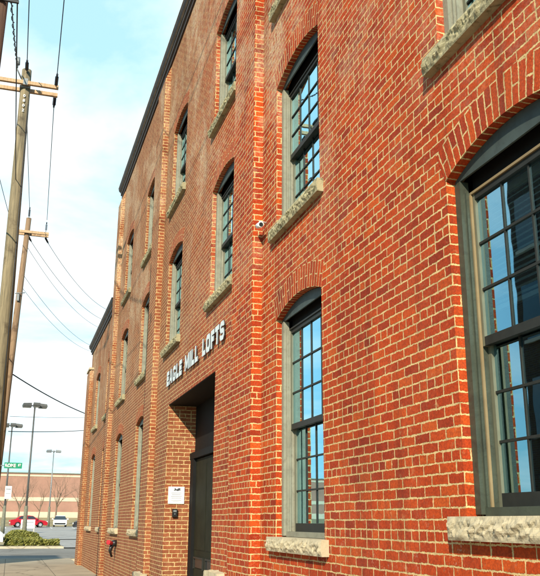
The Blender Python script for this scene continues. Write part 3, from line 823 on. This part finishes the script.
wire([(-.62, 11.77, 9.78), (-.62, 20.5, 10.2)], .012, 'thin wire from the dark pole at the left edge', .1)
wire([(-.84, 11.8, 10.6), (-.86, 20.5, 13.5)], .012, 'twisted cable running up to the near pole top', .15, True)
wire([(-.85, 11.8, 9.4), (-1.55, 34, 9.0)], .018, 'thick cable beside the dark pole at the left edge', .1)
E3 = [(.55, 34.75, BZ - .03), (-.17, 34.75, BZ - .03), (-.30, 34.1, 11.6)]
wire([E3[0], (6.75, 58, 16.4)], .012, 'topmost of the thin wires slanting down to the mill roof', .9)
wire([E3[1], (6.3, 58, 15.6)], .012, 'second thin wire slanting down to the mill roof', .9)
wire([(-.30, 34.1, 12.9), (6.0, 58, 15.0)], .010, 'third thin wire slanting down behind the mill', .9)
wire([(-.32, 34.1, 11.6), (5.4, 58, 13.6)], .010, 'fourth thin wire slanting down to the low roof', .7)
wire([(-.33, 34.1, 11.05), (5.3, 58, 13.3)], .009, 'lowest of the slanting thin wires above the low roof', .7)
wire([(-.37, 34.1, 7.35), (5.6, 50, 7.4)], .028, 'thick black cable slanting down to the end of the mill', .25)
wire([(-.34, 34.1, 5.65), (5.5, 50, 7.75)], .008, 'thin level wire above the dark level cable', .05)
wire([(-.34, 34.1, 5.05), (5.5, 50, 7.1)], .018, 'dark level cable just over the street name sign', .1)

# street name sign and the white sign
sn = thing('street_sign', 'green street name sign reading ROME ST on the far pole', 'street sign', (-.4, 33.7, 3.6))
m = MB(); m.box(-.37, .30, 33.62, 33.632, 3.575, 3.80); m.build('sign_plate', M['green'], sn)
m = MB(); m.box(-.62, -.30, 33.633, 33.66, 3.66, 3.70); m.tube([(-.6, 33.66, 3.68), (-.6, 33.86, 3.68)], .02, 6); m.build('sign_bracket', M['steel'], sn)
for wd, x0, wwd, z0, hh in (('ROME', -.33, .40, 3.62, .135), ('ST', .15, .11, 3.655, .10)):
    me = text_mesh(wd, hh, wwd, extrude=.002, bold=.006); me.materials.append(M['white']); me.materials.append(M['white'])
    me.transform(TO_REVEAL); me.transform(Matrix.Translation((x0, 33.62, z0))); link('lettering', me, sn)

def head_lamp(name, base, h, label, rz=0, sleeve=2.6, heads=3, s=1.0, pale=False):
    t = thing(name, label, 'street lamp', base, rz, 'parking lot lamps')
    mt = M['steel'] if pale else M['bronze']
    m = MB(); m.tube([(0, 0, .1), (0, 0, h - .1)], [.10, .065], 12); m.build('lamp_pole', mt, t, rel=False)
    m = MB(); m.tube([(0, 0, -.1), (0, 0, sleeve * .35), (0, 0, sleeve), (0, 0, sleeve + .05)], [.22, .185, .14, .09], 14); m.build('lamp_base', M['pedestal'], t, rel=False)
    m = MB(); m.tube([(0, 0, h - .12), (0, 0, h + .12)], .13, 10); m.box(-.45, .45, -.05, .05, h - .03, h + .05); m.build('lamp_bracket', mt, t, rel=False)
    for a in (0, PI, -PI / 2)[:heads]:
        m = MB(); cx, cy = math.cos(a) * .62 * s, math.sin(a) * .62 * s
        R_ = Matrix.Rotation(a, 3, 'Z')
        def tr(x, y, z): v = R_ @ Vector((x, y, z)); return (v.x, v.y, v.z + h)
        L = [(.3, .2), (.95, .28)]
        top = [tr(.3, -.18, .24), tr(.95, -.26, .18), tr(.95, .26, .18), tr(.3, .18, .24)]
        mid = [tr(.28, -.21, .02), tr(1.0, -.29, .0), tr(1.0, .29, .0), tr(.28, .21, .02)]
        bot = [tr(.32, -.17, -.17), tr(.94, -.25, -.17), tr(.94, .25, -.17), tr(.32, .17, -.17)]
        for A_, B_ in ((mid, top), (bot, mid)):
            for k in range(4): m.face([A_[k], A_[(k + 1) % 4], B_[(k + 1) % 4], B_[k]])
        m.face(top); hd = m.build('lamp_head', mt, t, rel=False)
        m = MB(); m.face(bot[::-1]); m.build('lens', M['lens'], hd, rel=False)
    return t
head_lamp('street_lamp', (1.23, 70, gz(70)), 10.85 - gz(70), 'tall dark street lamp standing clear in front of the store', .15)
head_lamp('street_lamp', (-.52, 84, gz(84)), 10.65 - gz(84), 'tall dark street lamp beside the brown pole, with a white sign low on it', .1)
head_lamp('street_lamp', (5.1, 117, gz(117)), 10.9 - gz(117), 'distant thin grey street lamp above the store roof', .1, heads=2, s=1.2, pale=True)
wsg = thing('notice_sign', 'small white notice on the lamp pole under the street sign', 'sign', (-.5, 83.6, 4.0))
m = MB(); m.box(-.62, -.02, 83.72, 83.75, 3.65, 4.85); m.build('sign_board', M['white'], wsg)
m = MB(); m.box(-.55, -.08, 83.713, 83.7195, 4.50, 4.62); m.box(-.55, -.08, 83.713, 83.7195, 4.1, 4.16); m.build('sign_marks', M['faintink'], wsg)

# panel sign among the hedges
ps = thing('panel_sign', 'white panel sign on posts standing behind the hedge', 'sign', (1.57, 75, gz(75)))
m = MB(); m.box(1.0, 2.16, 74.97, 75.03, 1.0, 1.72); m.build('sign_board', M['white'], ps)
for xx in (1.02, 2.08):
    m = MB(); m.box(xx, xx + .06, 75.031, 75.09, gz(75) - .1, 1.7); m.build('post', M['whitetrim'], ps)
m = MB(); m.box(1.12, 2.04, 74.962, 74.9695, 1.48, 1.53); m.box(1.12, 2.04, 74.962, 74.9695, 1.22, 1.26); m.build('sign_marks', M['faintink'], ps)

# ------------------------------------------------------------------ hedges
def hedge(label, x0, x1, y0, y1, h, n, box=False):
    z0 = gz(y0)
    t = thing('hedge', label, 'hedge', ((x0 + x1) / 2, (y0 + y1) / 2, z0), 0, 'clipped hedges at the far corner')
    m = MB()
    for _ in range(n):
        u, v, w = random.random(), random.random(), random.random()
        # surface-weighted points of a lumpy mound
        x = x0 + (x1 - x0) * u; y = y0 + (y1 - y0) * v
        edge = 1 if box else (1 - (2 * u - 1) ** 6) * (1 - (2 * v - 1) ** 4) ** .5
        hh = h * (.78 + .34 * noise.noise(Vector((x * 1.1, y * 1.1, x0)))) * max(.25, edge)
        z = z0 + hh * (w ** .45 if random.random() < .6 else random.random())
        s = random.uniform(.05, .11)
        a = Vector((random.uniform(-1, 1), random.uniform(-1, 1), random.uniform(-.6, 1))).normalized()
        b_ = a.orthogonal().normalized(); c_ = a.cross(b_)
        p = Vector((x, y, z))
        m.face([p - b_ * s, p - c_ * s * .5, p + b_ * s, p + c_ * s * .5])
    m.build('foliage', M['leaf'], t, weld=False)
    m = MB()
    for k in range(int((x1 - x0) / .5) + 1):
        xx = min(x1 - .1, x0 + .2 + k * .5); yy = (y0 + y1) / 2
        m.tube([(xx, yy, z0 - .05), (xx + random.uniform(-.1, .1), yy, z0 + h * .6)], [.03, .012], 5)
    m.build('stem', M['bark'], t)
hedge('rounded yellow green hedge at the kerb, nearest the silver car', -.15, 1.05, 59.2, 61.2, .72, 3600)
hedge('low flat topped green hedge at the kerb beside the driveway', 1.15, 3.45, 59.4, 61.0, .46, 4500, True)
hedge('long back hedge running behind the kerb hedges', -.4, 2.5, 66.5, 68.6, .98, 6000)
hedge('small hedge in front of the white panel sign', 1.0, 2.6, 63.4, 64.8, .55, 2500)

# ------------------------------------------------------------------ bare trees
def bare_tree(label, base, h, seed, thick=.11):
    rnd = random.Random(seed)
    t = thing('bare_tree', label, 'tree', base, 0, 'bare winter trees by the store')
    b = Vector((0, 0, -.1))
    trunk = MB(); br = MB()
    p0 = [b, Vector((rnd.uniform(-.05, .05), 0, h * .16)), Vector((rnd.uniform(-.12, .12), rnd.uniform(-.1, .1), h * .36))]
    trunk.tube(p0, [thick, thick * .8, thick * .65], 8)
    def grow(p, d, L, r, lev):
        q = p
        pts = [q]; rr = [r]
        for k in range(3):
            d = (d + Vector((rnd.uniform(-.22, .22), rnd.uniform(-.22, .22), rnd.uniform(-.02, .16)))).normalized()
            q = q + d * L / 3; pts.append(q); rr.append(r * (1 - .18 * (k + 1)))
        br.tube(pts, rr, 5, caps=False)
        if lev == 0: return
        for k in range(rnd.choice((3, 3, 4))):
            ang = rnd.uniform(.3, .75); az = rnd.uniform(0, 2 * PI)
            o = d.orthogonal().normalized(); o = Matrix.Rotation(az, 3, d) @ o
            grow(pts[-1] if k < 2 else pts[2], (d * math.cos(ang) + o * math.sin(ang)).normalized(), L * rnd.uniform(.62, .82), rr[-1] * .78, lev - 1)
    for k in range(5):
        az = k * 2 * PI / 5 + rnd.uniform(-.4, .4); tilt = rnd.uniform(.3, .85)
        grow(p0[-1] if k < 3 else p0[1].lerp(p0[2], .7), Vector((math.cos(az) * math.sin(tilt), math.sin(az) * math.sin(tilt), math.cos(tilt))), h * .25, thick * .55, 4)
    trunk.build('trunk', M['bark'], t, rel=False)
    br.build('branches', M['bark'], t, rel=False)
bare_tree('bare winter tree rising behind the small white car', (6.5, 126, gz(126)), 8.0, 3, .16)
bare_tree('bare winter tree left of the tall dark lamp, behind the red car', (1.2, 124, gz(124)), 7.4, 5, .14)
bare_tree('slim bare winter tree between the red car and white car', (4.2, 130, gz(130)), 6.0, 8, .10)
bare_tree('bare winter tree half hidden by the end of the mill', (10.2, 132, gz(132)), 6.8, 11, .13)
bare_tree('bare winter tree at the left edge behind the white notice', (-.8, 128, gz(128)), 6.4, 14, .13)

# ------------------------------------------------------------------ cars
def car(label, loc, rz, paint, kind='sedan'):
    t = thing('parked_car', label, 'car', loc, rz)      # car points to +x
    if kind == 'sedan': prof = [(-2.25, .42), (-2.28, .72), (-2.18, .92), (-1.55, .98), (.95, .95), (1.9, .82), (2.22, .66), (2.26, .40)]; cab = [(-1.75, .97), (-1.05, 1.38), (-.1, 1.45), (.45, 1.38), (1.2, .93)]
    else: prof = [(-2.2, .48), (-2.25, .8), (-2.18, 1.05), (-1.5, 1.08), (.9, 1.05), (1.9, .98), (2.15, .8), (2.2, .45)]; cab = [(-2.12, 1.06), (-1.9, 1.65), (-.8, 1.74), (.2, 1.68), (1.05, 1.04)]
    hw = .88
    m = MB()
    def yw(z): return hw * (1 - .10 * abs((z - .65) / .5) ** 2)
    Lp = [(x, -yw(z), z) for x, z in prof]; Rp = [(x, yw(z), z) for x, z in prof]
    n = len(prof)
    for i in range(n - 1): m.face([Lp[i], Rp[i], Rp[i + 1], Lp[i + 1]])
    m.face([Lp[-1], Rp[-1], (2.2, hw * .9, .24), (2.2, -hw * .9, .24)]); m.face([Rp[0], Lp[0], (-2.2, -hw * .9, .24), (-2.2, hw * .9, .24)])
    wx = (-1.38, 1.38)
    for S, sg in ((Lp, -1), (Rp, 1)):
        # side with wheel arches
        low = [(-2.2, sg * hw * .92, .24)]
        for c_ in wx:
            for k in range(9):
                a = PI - PI * k / 8; low.append((c_ + .37 * math.cos(a), sg * hw * .93, max(.24, .3 + .37 * math.sin(a))))
        low.append((2.2, sg * hw * .92, .24))
        face = S + low[::-1]
        m.face(face[::-1] if sg < 0 else face)
    body = m.build('body', paint, t, rel=False)
    m = MB(); k = len(cab)
    def cw(z): return hw * (.93 - .28 * max(0, (z - .95)) / .55)
    A = [(x, -cw(z), z) for x, z in cab]; B = [(x, cw(z), z) for x, z in cab]
    for i in range(1, k - 2): m.face([A[i], B[i], B[i + 1], A[i + 1]])
    m.face(A[::-1]); m.face(B); m.build('cabin', paint, t, rel=False)
    for nm, i in (('rear_window', 0), ('windscreen', k - 2)):
        m = MB(); m.face([A[i], B[i], B[i + 1], A[i + 1]]); m.build(nm, M['carglass'], t, rel=False)
    for sg, S in ((-1, A), (1, B)):
        for (a, b) in ((.12, .48), (.52, .9)):
            m = MB(); x0, x1 = cab[0][0], cab[-1][0]; zt_ = max(z for _, z in cab) - .09; zb_ = cab[0][1] + .04
            ins = .36
            xa = x0 + (x1 - x0) * a; xb = x0 + (x1 - x0) * b
            xta = max(xa, cab[1][0] + .06); xtb = min(xb, cab[-2][0] - .02)
            q = [(xa, sg * (cw(zb_) + .006), zb_), (xb, sg * (cw(zb_) + .006), zb_), (xtb, sg * (cw(zt_) + .006), zt_), (xta, sg * (cw(zt_) + .006), zt_)]
            m.face(q if sg < 0 else q[::-1]); m.build('side_window', M['carglass'], t, rel=False)
    for c_ in wx:
        for sg in (-1, 1):
            m = MB(); m.tube([(c_, sg * .64, .31), (c_, sg * .86, .31)], .31, 20); w = m.build('wheel', M['tyre'], t, rel=False)
            m = MB(); m.tube([(c_, sg * .85, .31), (c_, sg * .872, .31)], .19, 14); m.build('rim', M['rim'], w, rel=False)
    for sg in (-1, 1):
        m = MB(); m.box(2.14, 2.265, sg * .62 - .2, sg * .62 + .2, .60, .76); m.build('headlight', M['lamp_clear'], t, rel=False)
        m = MB(); m.box(-2.295, -2.2, sg * .62 - .2, sg * .62 + .2, .70, .88); m.build('tail_light', M['lamp_red'], t, rel=False)
        m = MB(); m.box(.75, .95, sg * .98 - .09, sg * .98 + .09, .95, 1.08); m.build('door_mirror', paint, t, rel=False)
    m = MB(); m.box(2.2, 2.3, -.7, .7, .34, .52); m.build('grille', M['black'], t, rel=False)
    m = MB(); m.box(-2.31, -2.27, -.26, .26, .5, .62); m.build('number_plate', M['white'], t, rel=False)
    return t
car('red car parked side on behind the white panel sign', (2.35, 110, gz(110)), .12, M['red_car'])
car('small white car seen head on beside the bare tree', (6.55, 115.5, gz(115.5)), -PI / 2 - .05, M['white_car'])
car('dark car half hidden by the end of the mill', (9.55, 101, gz(101)), PI - .2, M['dark_car'], 'suv')
car('silver car at the left edge beside the hedge', (-2.47, 59.6, -.12 + .12), 0, M['silver_car'], 'suv')

# ------------------------------------------------------------------ light, sky, camera
el = math.radians(30); sx, sy = -.50, -.86
sd = Vector((sx * math.cos(el) / math.hypot(sx, sy), sy * math.cos(el) / math.hypot(sx, sy), math.sin(el)))   # towards the sun
sun = bpy.data.lights.new('sun', 'SUN'); sun.energy = 5.0; sun.angle = math.radians(.5); sun.color = (1, .90, .72)
so = bpy.data.objects.new('sun', sun); COL.objects.link(so); so.rotation_euler = sd.to_track_quat('Z', 'Y').to_euler(); so.location = (-20, -20, 30)

wd = bpy.data.worlds.new('World'); C.world = wd; wd.use_nodes = True
nt = wd.node_tree; bg = nt.nodes['Background']
sky = N(nt, 'ShaderNodeTexSky', sky_type='NISHITA', sun_disc=False)
sky.sun_elevation = el; sky.sun_rotation = math.atan2(sd.x, sd.y)
sky.air_density = 1.0; sky.dust_density = .6; sky.ozone_density = 1.0
tc = N(nt, 'ShaderNodeTexCoord')
sp = N(nt, 'ShaderNodeSeparateXYZ'); nt.links.new(tc.outputs['Generated'], sp.inputs[0])
# project the view direction on a cloud layer
zz = math_(nt, 'ADD', math_(nt, 'MAXIMUM', sp.outputs['Z'], 0.0), .12)
cx = N(nt, 'ShaderNodeCombineXYZ')
nt.links.new(math_(nt, 'DIVIDE', sp.outputs['X'], zz), cx.inputs[0]); nt.links.new(math_(nt, 'DIVIDE', sp.outputs['Y'], zz), cx.inputs[1])
cx.inputs[2].default_value = 1.7
cn = noise_(nt, cx.outputs[0], .9, 8, .56, .3)
cr = ramp(nt, [(.44, (.0, .0, .0)), (.60, (1, 1, 1))]); nt.links.new(cn.outputs['Fac'], cr.inputs['Fac'])
blue = mixc(nt, sky.outputs['Color'], (.52, 1.02, 1.2), 1.0, 'MULTIPLY')
dt = N(nt, 'ShaderNodeVectorMath', operation='DOT_PRODUCT'); nt.links.new(tc.outputs['Generated'], dt.inputs[0]); dt.inputs[1].default_value = Vector((.22, .93, .28)).normalized()
bank = ramp(nt, [(.42, (.04,) * 3), (.80, (1, 1, 1))], 'EASE'); nt.links.new(dt.outputs['Value'], bank.inputs['Fac'])  # haze gathered ahead of the camera; unseen sky shaped darker for less fill
pale = mixc(nt, blue, (5.0, 8.1, 9.2), math_(nt, 'MULTIPLY', bank.outputs['Color'], .72))
cl = math_(nt, 'MULTIPLY', math_(nt, 'MULTIPLY', cr.outputs['Color'], .9), math_(nt, 'MULTIPLY_ADD', bank.outputs['Color'], .85, .15))
out = mixc(nt, pale, (8.8, 9.3, 9.3), cl)
nt.links.new(out, bg.inputs['Color']); bg.inputs['Strength'].default_value = .10

cam = bpy.data.cameras.new('camera'); co = bpy.data.objects.new('camera', cam); COL.objects.link(co)
RR = [[0.95435174, 0.08801494, 0.2854227], [-0.29865027, 0.26661116, 0.91636593], [0.00455701, -0.95977699, 0.28072651]]
R3 = Matrix(RR)
right = R3 @ Vector((1, 0, 0)); upv = R3 @ Vector((0, -1, 0)); back = -(R3 @ Vector((0, 0, 1)))
mw = Matrix((right, upv, back)).transposed().to_4x4(); mw.translation = (0, 0, 1.6)
co.matrix_world = mw
cam.sensor_fit = 'HORIZONTAL'; cam.sensor_width = 36; cam.lens = 36 * 800.84 / 540
cam.clip_start = .05; cam.clip_end = 6000
C.camera = co
C.render.engine = 'CYCLES'
vs = C.view_settings
vs.view_transform = 'Standard'; vs.look = 'None'; vs.gamma = 1; vs.use_curve_mapping = False; vs.exposure = .55
